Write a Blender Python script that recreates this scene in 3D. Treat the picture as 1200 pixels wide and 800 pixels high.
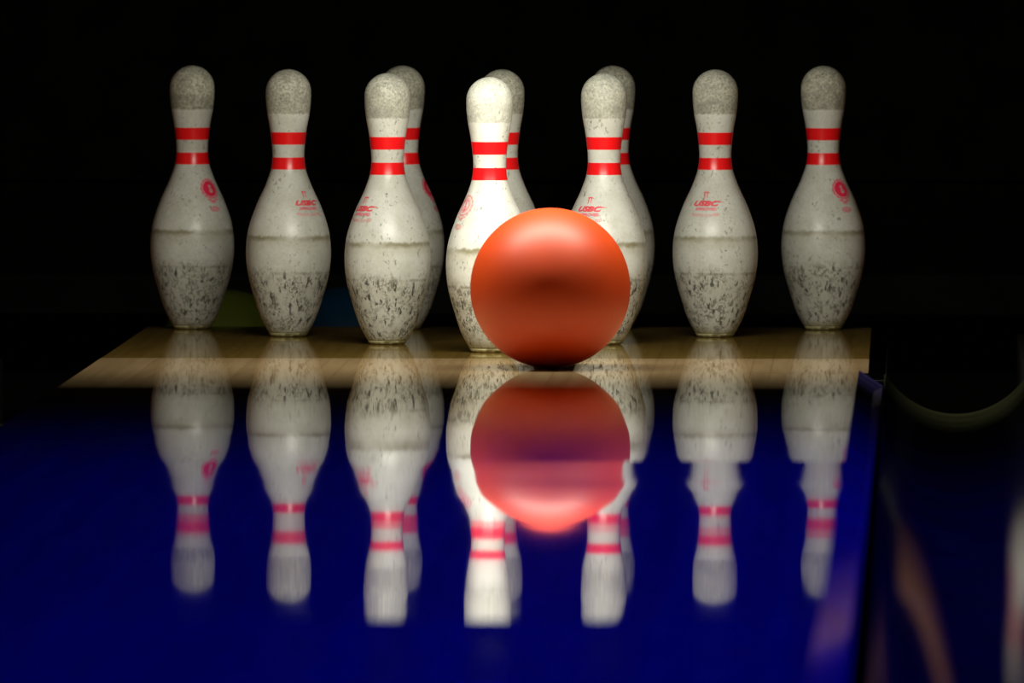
import bpy, bmesh, math, random
from mathutils import Vector, Matrix
for o in list(bpy.data.objects): bpy.data.objects.remove(o)
S = bpy.context.scene
C = S.collection
PI = math.pi
IN = 0.0254

# ------------------------------------------------------------------ camera
# world: X across the lane (0 = centre line), Y down the lane, Z up from the lane surface
CAM = Vector((0.583, 0.0, 0.75))
cd = bpy.data.cameras.new('camera')
cd.sensor_width = 36.0
cd.lens = 15080.0 / 1200.0 * 36.0
cd.clip_start = 0.5; cd.clip_end = 100
cam = bpy.data.objects.new('camera', cd); C.objects.link(cam)
cam.location = CAM
cam.rotation_euler = Vector((-467.0, 15080.0, -622.0)).to_track_quat('-Z', 'Y').to_euler()
cd.dof.use_dof = True
cd.dof.focus_distance = 17.80
cd.dof.aperture_fstop = 9.0
S.camera = cam

# ------------------------------------------------------------------ world, exposure
w = bpy.data.worlds.new('world'); S.world = w; w.use_nodes = True
w.node_tree.nodes['Background'].inputs[0].default_value = (0.02, 0.03, 0.05, 1)
w.node_tree.nodes['Background'].inputs[1].default_value = 0.004
S.view_settings.view_transform = 'Standard'
S.view_settings.look = 'None'
S.view_settings.gamma = 1.0
S.view_settings.use_curve_mapping = False
S.view_settings.exposure = 0.0

def area(name, loc, target, sx, sy, power, color, spread=180):
    ld = bpy.data.lights.new(name, 'AREA'); ld.shape = 'RECTANGLE'
    ld.size = sx; ld.size_y = sy; ld.energy = power; ld.color = color
    ld.spread = math.radians(spread)
    o = bpy.data.objects.new(name, ld); C.objects.link(o)
    o.location = loc
    o.rotation_euler = (Vector(target) - Vector(loc)).to_track_quat('-Z', 'Y').to_euler()
    return o
# the warm tube of the pin deck light, behind the masking board
area('pin_light_glow', (0.05, 17.26, 0.62), (0.05, 17.80, 0.0), 0.74, 0.09, 11.0, (1.0, 0.97, 0.84))
# a row of blue stage lights above the lane
area('blue_light_glow', (0.32, 11.75, 2.5), (0.32, 11.75, 0), 0.5, 7.0, 47.0, (0.0, 0.0, 1.0), 62)

# ------------------------------------------------------------------ helpers
def link(name, me, m=None, parent=None, smooth=False):
    o = bpy.data.objects.new(name, me); C.objects.link(o)
    if m: me.materials.append(m)
    if parent: o.parent = parent
    if smooth:
        for p in me.polygons: p.use_smooth = True
    return o
def from_bm(name, bm, m, parent=None, smooth=False):
    me = bpy.data.meshes.new(name); bm.normal_update(); bm.to_mesh(me); bm.free()
    return link(name, me, m, parent, smooth)
def from_data(name, vs, fs, m, parent=None, smooth=False):
    me = bpy.data.meshes.new(name); me.from_pydata(vs, [], fs); me.update()
    return link(name, me, m, parent, smooth)
def tag(o, label=None, cat=None, group=None, kind=None):
    if label: o['label'] = label
    if cat: o['category'] = cat
    if group: o['group'] = group
    if kind: o['kind'] = kind
    return o
def empty(name, loc, rz=0):
    o = bpy.data.objects.new(name, None); C.objects.link(o)
    o.location = loc; o.rotation_euler = (0, 0, rz); o.empty_display_size = 0.05
    return o
def box_bm(x0, x1, y0, y1, z0, z1, bm=None, bevel=0.0):
    nb = bmesh.new()
    r = bmesh.ops.create_cube(nb, size=1)
    for v in nb.verts:
        v.co = Vector(((x0+x1)/2 + v.co.x*(x1-x0), (y0+y1)/2 + v.co.y*(y1-y0), (z0+z1)/2 + v.co.z*(z1-z0)))
    if bevel: bmesh.ops.bevel(nb, geom=nb.edges[:], offset=bevel, segments=2, affect='EDGES')
    if bm is None: return nb
    me = bpy.data.meshes.new('t'); nb.to_mesh(me); nb.free(); bm.from_mesh(me); bpy.data.meshes.remove(me)
    return bm
def lathe(prof, n=72, close_top=False, close_bottom=False):
    vs, fs = [], []
    for r, z in prof:
        for k in range(n):
            a = 2*PI*k/n; vs.append((r*math.cos(a), r*math.sin(a), z))
    for i in range(len(prof)-1):
        for k in range(n):
            k2 = (k+1) % n
            fs.append((i*n+k, i*n+k2, (i+1)*n+k2, (i+1)*n+k))
    if close_bottom: fs.append(tuple(reversed(range(n))))
    if close_top:
        b = (len(prof)-1)*n; fs.append(tuple(b+k for k in range(n)))
    return vs, fs

# ------------------------------------------------------------------ materials
def mat(name, base=(0.5, 0.5, 0.5), rough=0.5, spec=0.5, coat=0.0, coat_rough=0.05):
    m = bpy.data.materials.new(name); m.use_nodes = True
    b = m.node_tree.nodes['Principled BSDF']
    b.inputs['Base Color'].default_value = (*base, 1)
    b.inputs['Roughness'].default_value = rough
    b.inputs['Specular IOR Level'].default_value = spec
    b.inputs['Coat Weight'].default_value = coat
    b.inputs['Coat Roughness'].default_value = coat_rough
    return m, m.node_tree, b
class N:
    def __init__(s, nt): s.nt = nt
    def n(s, t, **kw):
        x = s.nt.nodes.new(t)
        for k, v in kw.items(): setattr(x, k, v)
        return x
    def l(s, a, b): s.nt.links.new(a, b)
    def math(s, op, a, b=None, clamp=False):
        x = s.n('ShaderNodeMath', operation=op, use_clamp=clamp)
        for i, v in enumerate((a, b)):
            if v is None: continue
            if isinstance(v, (int, float)): x.inputs[i].default_value = v
            else: s.l(v, x.inputs[i])
        return x.outputs[0]
    def ramp(s, v, a, b, o0=0.0, o1=1.0):
        x = s.n('ShaderNodeMapRange'); x.interpolation_type = 'SMOOTHSTEP'
        s.l(v, x.inputs[0])
        for i, q in zip((1, 2, 3, 4), (a, b, o0, o1)): x.inputs[i].default_value = q
        return x.outputs[0]
    def mix(s, f, a, b):
        x = s.n('ShaderNodeMix', data_type='RGBA')
        for sock, v in ((x.inputs[0], f), (x.inputs[6], a), (x.inputs[7], b)):
            if isinstance(v, (int, float)): sock.default_value = v
            elif isinstance(v, tuple): sock.default_value = (*v, 1)
            else: s.l(v, sock)
        return x.outputs[2]
    def noise(s, vec, scale, detail=2, rough=0.5, sc=None, dist=0):
        if sc:
            mp = s.n('ShaderNodeMapping'); s.l(vec, mp.inputs[0]); mp.inputs['Scale'].default_value = sc; vec = mp.outputs[0]
        x = s.n('ShaderNodeTexNoise'); s.l(vec, x.inputs['Vector'])
        x.inputs['Scale'].default_value = scale; x.inputs['Detail'].default_value = detail
        x.inputs['Roughness'].default_value = rough; x.inputs['Distortion'].default_value = dist
        return x.outputs[0]

def pin_material():
    m, nt, b = mat('pin_plastic', rough=0.3, spec=0.4)
    g = N(nt)
    tc = g.n('ShaderNodeTexCoord'); oi = g.n('ShaderNodeObjectInfo')
    at = g.n('ShaderNodeAttribute', attribute_type='OBJECT', attribute_name='grime')
    grime = at.outputs['Fac']
    sep = g.n('ShaderNodeSeparateXYZ'); g.l(tc.outputs['Object'], sep.inputs[0]); z = sep.outputs[2]
    off = g.n('ShaderNodeVectorMath', operation='ADD'); g.l(tc.outputs['Object'], off.inputs[0])
    rv = g.n('ShaderNodeVectorMath', operation='SCALE'); g.l(oi.outputs['Location'], rv.inputs[0]); rv.inputs['Scale'].default_value = 3.7
    g.l(rv.outputs[0], off.inputs[1]); v = off.outputs[0]
    white = (0.78, 0.80, 0.745)
    # slight overall yellowing
    col = g.mix(g.ramp(g.noise(v, 34, 5, 0.65), 0.38, 0.66, 0, 0.36), white, (0.52, 0.52, 0.42))
    fine = g.ramp(g.noise(v, 260, 4, 0.7), 0.40, 0.68)
    col = g.mix(g.math('MULTIPLY', fine, g.math('ADD', 0.06, g.math('MULTIPLY', grime, 0.18))), col, (0.30, 0.30, 0.22))
    # fine specks everywhere
    sp = g.ramp(g.noise(v, 230, 3, 0.65, (1, 1, 0.6), 0.4), 0.575, 0.66)
    big = g.ramp(g.noise(v, 38, 2), 0.42, 0.58)
    col = g.mix(g.math('MULTIPLY', g.math('MULTIPLY', sp, big), 0.75), col, (0.17, 0.165, 0.12))
    # scuffed zone low on the belly
    zn = g.math('ADD', z, g.math('MULTIPLY', g.math('SUBTRACT', g.noise(v, 30, 2), 0.5), 0.02))
    low = g.math('SUBTRACT', 1.0, g.ramp(zn, 0.082, 0.106))
    col = g.mix(g.math('MULTIPLY', low, 0.30), col, (0.47, 0.45, 0.34))
    n1 = g.ramp(g.noise(v, 185, 5, 0.7, (1, 1, 0.68), 1.1), 0.48, 0.56)
    n2 = g.ramp(g.noise(v, 60, 3, 0.6, (1, 1, 0.6)), 0.36, 0.55)
    dens = g.math('MULTIPLY', g.math('MULTIPLY', n1, n2), low)
    col = g.mix(g.math('MULTIPLY', dens, 0.80), col, (0.125, 0.12, 0.08))
    n3 = g.ramp(g.noise(v, 210, 2, 0.5, (1, 1, 0.28)), 0.605, 0.65)
    col = g.mix(g.math('MULTIPLY', g.math('MULTIPLY', n3, low), 0.9), col, (0.035, 0.033, 0.03))
    # scuff line where the zone starts
    e = g.math('MULTIPLY', g.ramp(z, 0.088, 0.0905), g.math('SUBTRACT', 1.0, g.ramp(z, 0.0915, 0.094)))
    col = g.mix(g.math('MULTIPLY', g.math('MULTIPLY', e, g.ramp(g.noise(v, 60, 2), 0.4, 0.6)), 0.5), col, (0.15, 0.14, 0.09))
    # worn belly ring
    zr = g.math('ADD', z, g.math('MULTIPLY', g.math('SUBTRACT', g.noise(v, 110, 4), 0.5), 0.008))
    ring = g.math('MULTIPLY', g.ramp(zr, 0.1340, 0.1410), g.math('SUBTRACT', 1.0, g.ramp(zr, 0.1420, 0.1465)))
    rstr = g.math('MULTIPLY', ring, g.ramp(g.noise(v, 24, 2), 0.3, 0.65, 0.35, 0.95))
    col = g.mix(g.math('MULTIPLY', rstr, 0.95), col, (0.24, 0.215, 0.11))
    band = g.math('MULTIPLY', g.ramp(zr, 0.120, 0.136), g.math('SUBTRACT', 1.0, g.ramp(zr, 0.136, 0.143)))
    col = g.mix(g.math('MULTIPLY', band, 0.30), col, (0.42, 0.39, 0.26))
    # dirty head
    zh = g.math('ADD', z, g.math('MULTIPLY', g.math('SUBTRACT', g.noise(v, 260, 3), 0.5), 0.005))
    head = g.ramp(zh, 0.3165, 0.3195)
    hn = g.noise(v, 300, 5, 0.8)
    hn2 = g.noise(v, 55, 3, 0.6)
    hcol = g.mix(g.ramp(hn, 0.34, 0.62), (0.09, 0.088, 0.055), (0.70, 0.69, 0.55))
    dk = g.math('MULTIPLY', g.ramp(hn2, 0.42, 0.62), g.math('SUBTRACT', 1.0, g.ramp(z, 0.335, 0.352)))
    hcol = g.mix(g.math('MULTIPLY', dk, 0.65), hcol, (0.10, 0.097, 0.065))
    hcol = g.mix(g.math('MULTIPLY', g.ramp(hn2, 0.55, 0.35), 0.4), hcol, (0.10, 0.097, 0.065))
    col = g.mix(g.math('MULTIPLY', head, g.math('ADD', 0.45, g.math('MULTIPLY', grime, 0.5))), col, hcol)
    # grimy foot
    foot = g.math('SUBTRACT', 1.0, g.ramp(zn, 0.003, 0.016))
    col = g.mix(g.math('MULTIPLY', foot, 0.7), col, (0.36, 0.33, 0.16))
    # general grime per pin
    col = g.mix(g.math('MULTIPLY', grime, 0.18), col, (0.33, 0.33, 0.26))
    g.l(col, b.inputs['Base Color'])
    ro = g.math('ADD', 0.33, g.math('MULTIPLY', g.math('ADD', head, low), 0.3), True)
    g.l(ro, b.inputs['Roughness'])
    bp = g.n('ShaderNodeBump'); bp.inputs['Strength'].default_value = 0.25; bp.inputs['Distance'].default_value = 0.0006
    hh = g.math('ADD', g.math('MULTIPLY', dens, -1.0), g.math('MULTIPLY', g.math('MULTIPLY', hn, head), 0.8))
    g.l(hh, bp.inputs['Height']); g.l(bp.outputs[0], b.inputs['Normal'])
    return m

def wood_material(name, light, dark, rough, board=0.0264, spec=0.5, rvar=0.02):
    """maple boards running down the lane"""
    m, nt, b = mat(name, rough=rough, spec=spec)
    g = N(nt)
    tc = g.n('ShaderNodeTexCoord'); v = tc.outputs['Object']
    sep = g.n('ShaderNodeSeparateXYZ'); g.l(v, sep.inputs[0]); x = sep.outputs[0]
    idx = g.math('FLOOR', g.math('DIVIDE', x, board))
    wn = g.n('ShaderNodeTexWhiteNoise', noise_dimensions='1D'); g.l(idx, wn.inputs['W'])
    gr = g.noise(v, 90, 4, 0.6, (1, 0.035, 1), 0.3)
    f = g.math('ADD', g.math('MULTIPLY', wn.outputs[0], 0.45), g.math('MULTIPLY', g.ramp(gr, 0.3, 0.7), 0.55))
    col = g.mix(f, dark, light)
    fr = g.math('FRACT', g.math('DIVIDE', x, board))
    seam = g.math('LESS_THAN', fr, 0.03)
    col = g.mix(g.math('MULTIPLY', seam, 0.6), col, tuple(c*0.35 for c in dark))
    g.l(col, b.inputs['Base Color'])
    r2 = g.math('ADD', rough, g.math('MULTIPLY', g.ramp(g.noise(v, 6, 3), 0.3, 0.7), rvar))
    g.l(r2, b.inputs['Roughness'])
    return m

M = {}
M['pin'] = pin_material()
M['stripe'] = mat('stripe_red', (1.0, 0.008, 0.012), 0.30)[0]
m, nt, b = mat('pin_foot', (0.45, 0.42, 0.20), 0.45); g = N(nt)
tc = g.n('ShaderNodeTexCoord')
g.l(g.mix(g.ramp(g.noise(tc.outputs['Object'], 120, 3), 0.4, 0.62), (0.50, 0.47, 0.25), (0.17, 0.15, 0.06)), b.inputs['Base Color'])
M['foot'] = m
def ink(name, c, fade):
    m, nt, b = mat(name, c, 0.4); g = N(nt)
    tc = g.n('ShaderNodeTexCoord')
    f = g.ramp(g.noise(tc.outputs['Object'], 500, 3, 0.6), 0.40, 0.62, 0, fade)
    g.l(g.mix(f, c, (0.72, 0.66, 0.60)), b.inputs['Base Color'])
    return m
M['ink'] = ink('ink_red', (0.90, 0.035, 0.075), 0.25)
M['ink_strong'] = ink('ink_crimson', (0.95, 0.018, 0.09), 0.05)
M['ink_mid'] = ink('ink_rose', (0.92, 0.12, 0.20), 0.2)
M['ink_pale'] = ink('ink_pale_pink', (0.84, 0.30, 0.30), 0.45)
M['ink_white'] = ink('ink_cream', (0.70, 0.48, 0.46), 0.5)
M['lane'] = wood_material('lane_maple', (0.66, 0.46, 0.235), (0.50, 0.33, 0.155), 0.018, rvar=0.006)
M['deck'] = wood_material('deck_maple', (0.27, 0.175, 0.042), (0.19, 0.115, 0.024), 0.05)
M['kick'] = wood_material('kickback_wood', (0.20, 0.085, 0.022), (0.15, 0.06, 0.016), 0.4)
def dull(name, c, rough, spec=0.5, var=0.4, scale=12):
    m, nt, b = mat(name, c, rough, spec); g = N(nt)
    tc = g.n('ShaderNodeTexCoord')
    g.l(g.mix(g.ramp(g.noise(tc.outputs['Object'], scale, 4), 0.35, 0.65), c, tuple(q*(1-var) for q in c)), b.inputs['Base Color'])
    return m
M['gutter'] = dull('gutter_plastic', (0.11, 0.12, 0.055), 0.045)
M['rail'] = dull('rail_enamel', (0.14, 0.11, 0.46), 0.05)
M['black'] = dull('black_rubber', (0.006, 0.006, 0.006), 0.75, 0.1)
M['curtain'] = dull('curtain_canvas', (0.004, 0.0042, 0.0036), 0.95, 0.02)
M['metal'] = dull('lamp_enamel', (0.03, 0.03, 0.03), 0.5)
M['trim'] = dull('worn_edge', (0.02, 0.022, 0.016), 0.5)

# ------------------------------------------------------------------ lane
LW = 0.527
Y_NEAR, Y_DECK, Y_END = 8.6, 17.617, 18.70
J1, J2 = 14.835, 11.905           # cross joints between the lane panels
def smooth(t):
    t = max(0.0, min(1.0, t)); return t*t*(3-2*t)
def slope(y, x):
    s = 0.0005*math.sin((y-13.5)*7.3+1.2*x) + 0.00016*math.sin(y*19+7*x) + 0.00006*math.sin(y*47+x*16)
    # the panel in front of the first joint has lifted a little on its right side
    if y < J1:
        t = J1 - y
        s += 0.0052*smooth((x-0.02)/0.26)*(math.exp(-(t/0.27)**2)) - 0.0012*smooth((x-0.02)/0.26)*math.exp(-((t-0.50)/0.13)**2)
    if y >= J2: s -= 0.0030*math.exp(-((y-J2)/0.22)**2)*smooth((x-0.02)/0.05)*(1-smooth((x-0.33)/0.06))
    if y < J2: s += 0.006*math.exp(-((J2-y)/0.30)**2)
    return s
NX = 34; DY = 0.02
def rail_left(yw): return 0.4975 + 0.0175*(yw-11.5)/(17.17-11.5)
def panel(y0, y1, parent):
    ny = max(2, int((y1-y0)/DY))
    ys = [y0+(y1-y0)*i/ny for i in range(ny+1)]
    xs = [-LW+2*LW*i/NX for i in range(NX+1)]
    H = [[0.0]*(NX+1) for _ in ys]
    for j, x in enumerate(xs):
        h = 0.0; H[ny][j] = 0.0
        for i in range(ny-1, -1, -1):
            h -= slope((ys[i]+ys[i+1])/2, x)*(ys[i+1]-ys[i]); H[i][j] = h
    # panels stay level overall: take out the mean drift
    for j in range(NX+1):
        a = H[0][j]
        lift = a if y0 != J2 else 0
        if y0 != J2:
            for i in range(ny+1): H[i][j] -= a*(1-i/ny)*0
    def xr(x, y):
        return x if j_free(y) else -LW + (x+LW)*(rail_left(y)-0.0006+LW)/(2*LW)
    def j_free(y): return y > 17.172
    vs = [(xr(x, y), y, H[i][j]) for i, y in enumerate(ys) for j, x in enumerate(xs)]
    W = NX+1
    fs = [(i*W+j, i*W+j+1, (i+1)*W+j+1, (i+1)*W+j) for i in range(ny) for j in range(NX)]
    # sides and underside
    base = len(vs)
    rim = [j for j in range(W)] + [i*W+NX for i in range(1, ny+1)] + [ny*W+j for j in range(NX-1, -1, -1)] + [i*W for i in range(ny-1, 0, -1)]
    for k in rim: vs.append((vs[k][0], vs[k][1], -0.06))
    n = len(rim)
    nt_ = len(fs)
    for k in range(n):
        k2 = (k+1) % n
        fs.append((rim[k], base+k, base+k2, rim[k2]))
    fs.append(tuple(base+k for k in range(n-1, -1, -1)))
    me = bpy.data.meshes.new('lane_panel'); me.from_pydata(vs, [], fs); me.update()
    # sharp rim so that only the top is smooth
    for p in me.polygons: p.use_smooth = p.index < nt_
    me.set_sharp_from_angle(angle=math.radians(40))
    return link('lane_panel', me, M['lane'], parent)
lane = empty('bowling_lane', (0, Y_NEAR, -0.06))
tag(lane, 'long glossy bowling lane lit deep blue, mirroring the pins and the ball', 'bowling lane')
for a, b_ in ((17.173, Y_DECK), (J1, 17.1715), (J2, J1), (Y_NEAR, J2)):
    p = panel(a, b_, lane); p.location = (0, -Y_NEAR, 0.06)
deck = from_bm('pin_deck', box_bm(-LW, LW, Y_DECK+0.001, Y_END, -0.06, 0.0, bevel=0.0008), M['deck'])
tag(deck, 'darker olive-brown wooden pin deck under the standing pins', 'pin deck')

# ------------------------------------------------------------------ gutters
GC, GR, GD = 0.6445, 0.0940, 0.052
def gutter(sgn, label):
    t = empty('gutter', (sgn*GC, Y_NEAR, -0.075 - (0.016 if sgn < 0 else 0)))
    tag(t, label, 'gutter')
    pr = []
    n = 40
    for k in range(n+1):
        a = PI*k/n
        RC = (GR*GR+GD*GD)/(2*GD); hm = math.asin(GR/RC); th = -hm + 2*hm*k/n
        pr.append((RC*math.sin(th), -(GD - RC*(1-math.cos(th))) - 0.002))
    loop = pr + [(GR+0.004, -0.002), (GR+0.004, -0.064), (-GR-0.002, -0.064), (-GR-0.002, -0.002)]
    vs = []; fs = []
    ys = [0.0, 17.17-Y_NEAR]
    for y in ys:
        for (x, z) in loop: vs.append((sgn*x, y, z+0.075))
    L = len(loop)
    for k in range(L):
        k2 = (k+1) % L
        f = (k, k2, L+k2, L+k)
        fs.append(f if sgn < 0 else tuple(reversed(f)))
    o = from_data('channel', vs, fs, M['gutter'], t)
    bm = bmesh.new(); bm.from_mesh(o.data)
    bm.verts.ensure_lookup_table()
    # annular end caps as quads strips between the arc and the underside
    for off in (0, L):
        v = [bm.verts[off+k] for k in range(L)]
        for k in range(n):
            x0 = loop[k][0]; x1 = loop[k+1][0]
        bm.faces.new(v)
    bmesh.ops.recalc_face_normals(bm, faces=bm.faces); bm.to_mesh(o.data); bm.free()
    o.data.materials.append(M['black'])
    for p in o.data.polygons:
        p.use_smooth = len(p.vertices) == 4
        if abs(p.normal.x) > 0.99: p.material_index = 1
    o.data.set_sharp_from_angle(angle=math.radians(35))
    # flat, deeper gutter beside the pin deck
    bm = box_bm(sgn*GC-GR, sgn*GC+GR, 17.175, Y_END, -0.135, -0.125)
    box_bm(sgn*GC-GR-0.002, sgn*GC-GR, 17.175, Y_END, -0.135, -0.03, bm)
    box_bm(sgn*GC+GR, sgn*GC+GR+0.010, 17.175, Y_END, -0.135, -0.01, bm)
    f = from_bm('flat_gutter', bm, M['black'], t); f.location = (-sgn*GC, -Y_NEAR, 0.075)
    f['label'] = 'flat black gutter section beside the pin deck'
    return t
gutter(1, 'round-bottomed dark gutter along the right side of the lane')
gutter(-1, 'round-bottomed dark gutter along the left side of the lane')

# divider caps outside the gutters
for sgn, lab in ((1, 'dark divider board on the far side of the right gutter'), (-1, 'dark divider board on the far side of the left gutter')):
    x0, x1 = sorted((sgn*0.760, sgn*0.90))
    o = from_bm('divider_board', box_bm(x0, x1, Y_NEAR, 17.15, -0.14, 0.004, bevel=0.004), M['trim']); tag(o, lab, 'divider')

# stowed bumper rail between lane and right gutter
def rail():
    t = empty('bumper_rail', (0.52, Y_NEAR, -0.03))
    tag(t, 'glossy blue-lit bumper rail folded down between lane edge and right gutter', 'bumper rail')
    n = 10; vs = []; fs = []
    pr = []
    for k in range(n+1):
        u = k/n
        pr.append((u*0.0315, 0.0040 - 0.0205*u))
    loop = pr + [(0.0315, -0.028), (0.0, -0.028)]
    ny = 90
    for i in range(ny+1):
        y = (17.17-Y_NEAR)*i/ny
        yw = y + Y_NEAR
        f = (yw-11.5)/(17.17-11.5)
        xl = rail_left(yw)
        for (x, z) in loop: vs.append((xl+x-0.52, y, z+0.03))
    L = len(loop)
    for i in range(ny):
        for k in range(L):
            k2 = (k+1) % L
            fs.append((i*L+k, (i+1)*L+k, (i+1)*L+k2, i*L+k2))
    fs.append(tuple(range(L))); fs.append(tuple(ny*L+k for k in range(L-1, -1, -1)))
    o = from_data('blade', vs, fs, M['rail'], t, True)
    bm = bmesh.new(); bm.from_mesh(o.data); bmesh.ops.recalc_face_normals(bm, faces=bm.faces); bm.to_mesh(o.data); bm.free()
    o.data.materials.append(M['black'])
    for p in o.data.polygons: p.material_index = 1 if p.normal.z < 0.5 else 0
    o.data.set_sharp_from_angle(angle=math.radians(35))
    bm = box_bm(0.006, 0.034, 17.172-Y_NEAR, 17.19-Y_NEAR, 0.004, 0.020, bevel=0.002)
    h = from_bm('end_bracket', bm, M['trim'], t)
    return t
rail()

# ------------------------------------------------------------------ pit
o = from_bm('floor', box_bm(-0.93, 0.93, Y_END+0.002, 20.1, -0.24, -0.186), M['black']); tag(o, kind='structure')
o = from_bm('floor', box_bm(-1.6, 1.6, Y_NEAR-0.3, Y_END, -0.30, -0.24), M['black']); tag(o, kind='structure')
for sgn, nm in ((1, 'wall_right'), (-1, 'wall_left')):
    x0, x1 = sorted((sgn*0.84, sgn*0.88))
    o = from_bm(nm, box_bm(x0, x1, 17.2, 18.95, -0.24, 1.1), M['kick']); tag(o, kind='structure')
    x0, x1 = sorted((sgn*0.88, sgn*0.92))
    o = from_bm(nm, box_bm(x0, x1, 18.95, 20.1, -0.186, 1.1), M['black']); tag(o, kind='structure')
o = from_bm('wall_back', box_bm(-1.2, 1.2, 20.1, 20.16, -0.24, 1.4), M['black']); tag(o, kind='structure')
# hanging pit curtain with soft folds
cur = empty('pit_curtain', (0, 19.72, -0.02))
tag(cur, 'black canvas pit curtain hanging behind the pins', 'curtain')
vs, fs = [], []
nx, nz = 120, 24
for i in range(nz+1):
    for j in range(nx+1):
        x = -0.82+1.64*j/nx; z = 1.1*i/nz
        vs.append((x, 0.008*math.sin(x*19)+0.004*math.sin(x*47+1)+0.01*math.sin(z*4), z))
for i in range(nz):
    for j in range(nx):
        a = i*(nx+1)+j; fs.append((a, a+1, a+nx+2, a+nx+1))
cl = from_data('cloth', vs, fs, M['curtain'], cur, True)
md = cl.modifiers.new('thick', 'SOLIDIFY'); md.thickness = 0.006
from_bm('seam_strap', box_bm(-0.82, 0.82, -0.026, -0.021, 0.205, 0.213), M['curtain'], cur)
from_bm('hem', box_bm(-0.82, 0.82, -0.026, -0.014, 0.0, 0.06), M['black'], cur)
from_bm('hanging_rod', box_bm(-0.82, 0.82, -0.015, 0.015, 1.09, 1.12), M['trim'], cur)

# ------------------------------------------------------------------ masking board and pin light (just above the picture)
mk = from_bm('masking_board', box_bm(-0.92, 0.92, 17.155, 17.175, 0.522, 1.35, bevel=0.002), M['metal'])
tag(mk, 'dark masking board hanging above the lane in front of the pins', 'masking board')
hs = empty('pin_light', (0.05, 17.23, 0.69)); tag(hs, 'long dark lamp housing with a warm tube above the pins', 'lamp')
from_bm('housing', box_bm(-0.42, 0.42, -0.032, 0.05, -0.02, 0.06, bevel=0.004), M['metal'], hs)

# ------------------------------------------------------------------ bowling pins
PROF = [(0.0, 2.00/2), (0.12, 2.10/2), (0.30, 2.32/2), (0.75, 2.828/2), (2.25, 3.906/2), (3.375, 4.510/2), (4.5, 4.766/2), (5.875, 4.563/2),
        (7.25, 3.703/2), (8.625, 2.472/2), (9.375, 1.965/2), (10.0, 1.797/2), (10.875, 1.870/2), (11.75, 2.094/2),
        (12.625, 2.406/2), (13.5, 2.547/2)]
def tangents(P):
    n = len(P); t = []
    for i in range(n):
        if i == 0: t.append((P[1][1]-P[0][1])/(P[1][0]-P[0][0]))
        elif i == n-1: t.append(0.02)
        else:
            h0 = P[i][0]-P[i-1][0]; h1 = P[i+1][0]-P[i][0]
            d0 = (P[i][1]-P[i-1][1])/h0; d1 = (P[i+1][1]-P[i][1])/h1
            t.append((d0*h1+d1*h0)/(h0+h1))
    return t
TG = tangents(PROF)
def radius(z):                       # metres in, metres out
    q = z/IN
    if q >= 13.65:
        c = 15-1.2735
        return math.sqrt(max(0.0, 1.2735**2-(q-c)**2))*IN if q > c else 1.2735*IN
    for i in range(len(PROF)-1):
        if q <= PROF[i+1][0] or i == len(PROF)-2:
            h = PROF[i+1][0]-PROF[i][0]; s = (q-PROF[i][0])/h
            s = max(0, min(1, s))
            r = ((2*s**3-3*s**2+1)*PROF[i][1] + (s**3-2*s**2+s)*h*TG[i]
                 + (-2*s**3+3*s**2)*PROF[i+1][1] + (s**3-s**2)*h*TG[i+1])
            return r*IN
def surf(u, v, off, z0):
    """u metres round the pin, v metres up from height z0, lying 'off' outside the skin; faces -Y"""
    z = z0 + v*0.97
    dr = (radius(z+0.0005)-radius(z-0.0005))/0.001
    nrm = 1/math.sqrt(1+dr*dr)
    r = radius(z) + off*nrm
    a = -PI/2 + u/radius(z0)
    return (r*math.cos(a), r*math.sin(a), z - off*dr*nrm)

zs = [0.004 + (0.3467-0.004)*i/96 for i in range(97)]
body_prof = [(0.0255, 0.004)] + [(radius(z), z) for z in zs[0:]]
body_prof = [(radius(z), z) for z in zs]
cz = (15-1.2735)*IN
for k in range(1, 17):
    a = PI/2*k/16.0
    zt = cz + 1.2735*IN*math.sin(a)
    if zt > 0.3475: body_prof.append((max(0.0004, 1.2735*IN*math.cos(a)), zt))
bv, bf = lathe(body_prof, 80, close_top=True, close_bottom=True)
body_me = bpy.data.meshes.new('body'); body_me.from_pydata(bv, [], bf); body_me.update(); body_me.materials.append(M['pin'])
for p in body_me.polygons: p.use_smooth = True
fv, ff = lathe([(0.0235, 0.0), (0.0250, 0.0006), (radius(0.002)+0.0002, 0.002), (radius(0.0048)+0.0003, 0.0048), (radius(0.0052)-0.0005, 0.0052)], 64, True, True)
foot_me = bpy.data.meshes.new('base_ring'); foot_me.from_pydata(fv, [], ff); foot_me.update(); foot_me.materials.append(M['foot'])
for p in foot_me.polygons: p.use_smooth = len(p.vertices) == 4
def band(z0, z1):
    n = 6
    pr = [(radius(z0)-0.0006, z0)] + [(radius(z0+(z1-z0)*k/n)+0.00025, z0+(z1-z0)*k/n) for k in range(n+1)] + [(radius(z1)-0.0006, z1)]
    v, f = lathe(pr, 80)
    me = bpy.data.meshes.new('neck_stripe'); me.from_pydata(v, [], f); me.update(); me.materials.append(M['stripe'])
    for p in me.polygons: p.use_smooth = True
    me.set_sharp_from_angle(angle=math.radians(50))
    return me
stripes = [band(0.2385, 0.2555), band(0.2740, 0.2915)]

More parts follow.
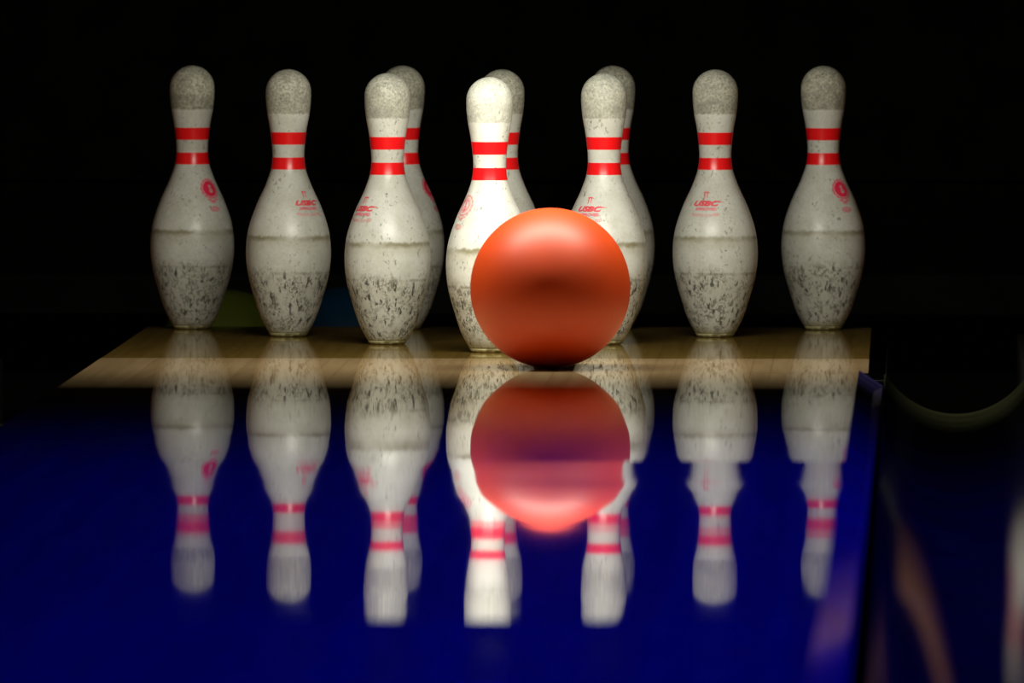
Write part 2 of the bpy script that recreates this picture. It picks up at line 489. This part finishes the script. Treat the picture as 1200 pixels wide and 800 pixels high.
def text_shape(body, size, shear=0.0, bold=0.0, width=None, sx=1.0):
    """letters as flat (verts, faces), centred, baseline 0"""
    cu = bpy.data.curves.new('letters', 'FONT'); cu.body = body; cu.size = size; cu.shear = shear; cu.offset = bold
    cu.align_x = 'CENTER'; cu.resolution_u = 3
    o = bpy.data.objects.new('letters', cu); C.objects.link(o)
    bpy.context.view_layer.update()
    me = bpy.data.meshes.new_from_object(o.evaluated_get(bpy.context.evaluated_depsgraph_get()))
    vs = [(v.co.x, v.co.y) for v in me.vertices]; fs = [tuple(p.vertices) for p in me.polygons]
    bpy.data.objects.remove(o); bpy.data.curves.remove(cu); bpy.data.meshes.remove(me)
    x0 = min(v[0] for v in vs); x1 = max(v[0] for v in vs)
    k = (width/(x1-x0)) if width else sx
    xm = (x0+x1)/2
    return [((x-xm)*k, y) for x, y in vs], fs
def strip_shape(pts, wds):
    vs, fs = [], []
    for i, (p, wd) in enumerate(zip(pts, wds)):
        a = pts[max(0, i-1)]; c = pts[min(len(pts)-1, i+1)]
        dx, dy = c[0]-a[0], c[1]-a[1]; L = math.hypot(dx, dy) or 1
        vs += [(p[0]-dy/L*wd/2, p[1]+dx/L*wd/2), (p[0]+dy/L*wd/2, p[1]-dx/L*wd/2)]
    for i in range(len(pts)-1): fs.append((2*i, 2*i+1, 2*i+3, 2*i+2))
    return vs, fs
def ring_shape(r0, r1, cx=0, cy=0, n=40, sy=1.0, wob=0.0):
    vs, fs = [], []
    for k in range(n):
        a = 2*PI*k/n; q = 1+wob*math.cos(a*14)
        vs += [(cx+r0*math.cos(a), cy+sy*r0*math.sin(a)), (cx+r1*q*math.cos(a), cy+sy*r1*q*math.sin(a))]
    for k in range(n):
        k2 = (k+1) % n; fs.append((2*k, 2*k+1, 2*k2+1, 2*k2))
    return vs, fs
def join_shapes(shapes):
    V, F = [], []
    for (vs, fs), (dx, dy) in shapes:
        b0 = len(V); V += [(x+dx, y+dy) for x, y in vs]; F += [tuple(i+b0 for i in f) for f in fs]
    return V, F
def decal(name, shape, z0, m, off=0.0003):
    vs, fs = shape
    # split wide faces so that they follow the curve
    bm = bmesh.new(); bv_ = [bm.verts.new((x, y, 0)) for x, y in vs]
    for f in fs:
        try: bm.faces.new([bv_[i] for i in f])
        except ValueError: pass
    bmesh.ops.triangulate(bm, faces=bm.faces)
    long_e = [e for e in bm.edges if e.calc_length() > 0.004]
    if long_e: bmesh.ops.subdivide_edges(bm, edges=long_e, cuts=2)
    for v in bm.verts: v.co = Vector(surf(v.co.x, v.co.y, off, z0))
    bm.normal_update()
    me = bpy.data.meshes.new(name); bm.to_mesh(me); bm.free(); me.materials.append(m)
    for p in me.polygons: p.use_smooth = True
    return me
ZL = 0.188
# approval mark: bowling figure, USBC, APPROVED and the coating line
usbc = text_shape('USBC', 0.0098, 0.35, 0.00065, width=0.040)
swoosh = strip_shape([(0.013, 0.0055), (0.020, 0.0058), (0.027, 0.0052)], [0.0014, 0.0013, 0.0004])
fig = join_shapes([
    (strip_shape([(-0.0058, 0.0090), (-0.002, 0.0098), (0.003, 0.0092), (0.0058, 0.0083)], [0.0010, 0.0018, 0.0013, 0.0007]), (0, 0)),
    (strip_shape([(-0.0036, 0.0095), (-0.0038, 0.006), (-0.0030, 0.0025), (-0.0046, 0.0003)], [0.0022, 0.0022, 0.0016, 0.0008]), (0, 0)),
    (strip_shape([(0.0012, 0.0088), (0.0012, 0.0055), (0.0016, 0.0012)], [0.0016, 0.0013, 0.0009]), (0, 0))])
mark_main = decal('approval_mark', join_shapes([(usbc, (0, 0)), (swoosh, (0, 0)), (fig, (-0.001, 0.0100))]), ZL, M['ink'])
line2 = decal('approval_text', join_shapes([(text_shape('APPROVED', 0.0056, 0, 0.0003, width=0.031), (0, -0.0068))]), ZL, M['ink_mid'])
tx, tf = text_shape('PLASTIC COATED', 0.0052, 0, 0.0002, width=0.038)
line3 = decal('coating_text', ([(x, y-0.0158+4.2*x*x) for x, y in tx], tf), ZL, M['ink_pale'])
# maker's seal: scalloped rings round a disc with a looped figure, a small oval below
ZS = 0.2035
def seal(fade):
    out = decal('seal_rings', join_shapes([(ring_shape(0.0122, 0.0136, n=84, wob=0.03), (0, 0)), (ring_shape(0.0140, 0.0152, n=84, wob=0.03), (0, 0))]), ZS, M['ink_pale' if fade else 'ink_mid'])
    if fade:
        disc = decal('seal_disc', join_shapes([(ring_shape(0.0066, 0.0082), (0, 0)), (ring_shape(0.0094, 0.0102), (0, 0))]), ZS, M['ink_mid'])
    else:
        disc = decal('seal_disc', ring_shape(0.0001, 0.0115), ZS, M['ink_strong'])
    eight = decal('seal_figure', join_shapes([(ring_shape(0.0011, 0.0024), (0.0004, 0.0030)), (ring_shape(0.0013, 0.0030), (0.0010, -0.0030))]), ZS, M['ink_mid' if fade else 'ink_white'], 0.0006)
    tail = decal('seal_tail', join_shapes([
        (strip_shape([(-0.008, -0.0155), (0, -0.0185), (0.008, -0.0155)], [0.002, 0.0026, 0.002]), (0, 0)),
        (strip_shape([(-0.004, -0.0205), (0.004, -0.0205)], [0.0012, 0.0012]), (0, 0)),
        (ring_shape(0.0018, 0.0036, sy=0.6, n=24), (0, -0.0300)), (ring_shape(0.0048, 0.0064, sy=0.62, n=28), (0, -0.0300))]), ZS, M['ink_pale' if fade else 'ink_mid'])
    return [out, disc, eight, tail]
seal_n, seal_f = seal(False), seal(True)

def make_pin(loc, label, grime, usbc_deg=None, seal_deg=None, faded=False):
    t = empty('bowling_pin', loc)
    tag(t, label, 'bowling pin', 'ten bowling pins standing on the pin deck')
    b_ = link('body', body_me, None, t); b_['grime'] = grime
    f = link('base_ring', foot_me, None, t); f['label'] = 'yellowed base ring'
    for s_ in stripes: link('neck_stripe', s_, None, t)['label'] = 'red neck stripe'
    if usbc_deg is not None:
        k = link('approval_mark', mark_main, None, t); k.rotation_euler.z = math.radians(usbc_deg); k['label'] = 'faded red USBC approval mark'
        for me_ in (line2, line3):
            q = link(me_.name.split('.')[0], me_, None, k)
    if seal_deg is not None:
        ms = seal_f if faded else seal_n
        k = link('maker_seal', ms[0], None, t); k.rotation_euler.z = math.radians(seal_deg); k['label'] = 'round pink seal'
        for me_ in ms[1:]: link(me_.name.split('.')[0], me_, None, k)
    return t
# yaw seen from the camera: each pin is turned so its mark sits where the photo shows it
ROW = [17.825, 18.089, 18.353, 18.617]
def vis(x, y, deg):       # degrees right of the line of sight -> rotation about Z
    return deg - math.degrees(math.atan2(CAM.x-x, y))*-1
PINS = [
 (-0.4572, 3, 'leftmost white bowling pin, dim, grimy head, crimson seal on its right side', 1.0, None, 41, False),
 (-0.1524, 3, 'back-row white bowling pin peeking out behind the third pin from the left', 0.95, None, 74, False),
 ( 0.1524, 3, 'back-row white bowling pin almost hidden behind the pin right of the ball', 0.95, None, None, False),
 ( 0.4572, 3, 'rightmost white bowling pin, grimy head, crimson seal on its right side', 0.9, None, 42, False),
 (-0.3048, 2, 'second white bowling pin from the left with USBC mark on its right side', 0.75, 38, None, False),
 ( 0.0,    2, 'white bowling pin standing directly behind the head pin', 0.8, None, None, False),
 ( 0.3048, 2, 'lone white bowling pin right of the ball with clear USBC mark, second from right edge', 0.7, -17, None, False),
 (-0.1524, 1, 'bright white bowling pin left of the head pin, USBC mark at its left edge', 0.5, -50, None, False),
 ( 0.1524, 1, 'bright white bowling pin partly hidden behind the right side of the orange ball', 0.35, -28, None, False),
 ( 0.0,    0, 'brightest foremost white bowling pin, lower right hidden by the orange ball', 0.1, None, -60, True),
]
for x, r, lab, gr_, ud, sd, fd in PINS:
    make_pin((x, ROW[r], 0.0004), lab, gr_,
             None if ud is None else vis(x, ROW[r], ud), None if sd is None else vis(x, ROW[r], sd), fd)

# ------------------------------------------------------------------ balls
def ball_material(name, c, c2, rough, coat=0.0, spec=0.5):
    m, nt, b = mat(name, c, rough, spec, coat, 0.25); g = N(nt)
    tc = g.n('ShaderNodeTexCoord')
    g.l(g.mix(g.ramp(g.noise(tc.outputs['Object'], 9, 4, 0.6, None, 0.8), 0.3, 0.7), c, c2), b.inputs['Base Color'])
    return m
def ball(loc, m, label, rot=(0, 0, 0), R=0.10795):
    bm = bmesh.new(); bmesh.ops.create_uvsphere(bm, u_segments=96, v_segments=64, radius=R)
    t = empty('bowling_ball', (loc[0], loc[1], loc[2]-R)); tag(t, label, 'bowling ball')
    s = from_bm('shell', bm, m, t, True); s.location = (0, 0, R); s.rotation_euler = rot
    # three finger holes turned away from the camera
    for th, ph in ((0.0, 0.0), (0.24, 0.0), (0.12, 0.42)):
        d = Vector((math.sin(th-0.12), math.cos(th-0.12)*math.cos(ph), math.sin(ph)+0.25)).normalized()
        hb = bmesh.new(); bmesh.ops.create_cone(hb, cap_ends=True, segments=32, radius1=0.0125, radius2=0.0125, depth=0.002)
        h = from_bm('finger_hole', hb, M['black'], t)
        h.location = d*(R-0.0004) + Vector((0, 0, R)); h.rotation_euler = d.to_track_quat('Z', 'Y').to_euler()
    return t
M['orange'] = ball_material('ball_orange', (0.72, 0.066, 0.003), (0.66, 0.058, 0.002), 0.49, spec=0.65)
M['olive'] = ball_material('ball_olive', (0.10, 0.13, 0.008), (0.08, 0.10, 0.006), 0.5)
M['teal'] = ball_material('ball_teal', (0.003, 0.05, 0.12), (0.002, 0.04, 0.09), 0.5)
ball((0.0985, 17.31, 0.1081), M['orange'], 'large glossy orange-red bowling ball rolling on the lane toward the head pin')
ball(((265-1067)/780.0+0.583, 19.33, -0.186+0.108), M['olive'], 'dim olive-green ball lying in the dark pit between the two leftmost pins')
ball(((406-1067)/775.0+0.583, 19.46, -0.186+0.108), M['teal'], 'dim dark teal ball lying in the pit between second and third pins')
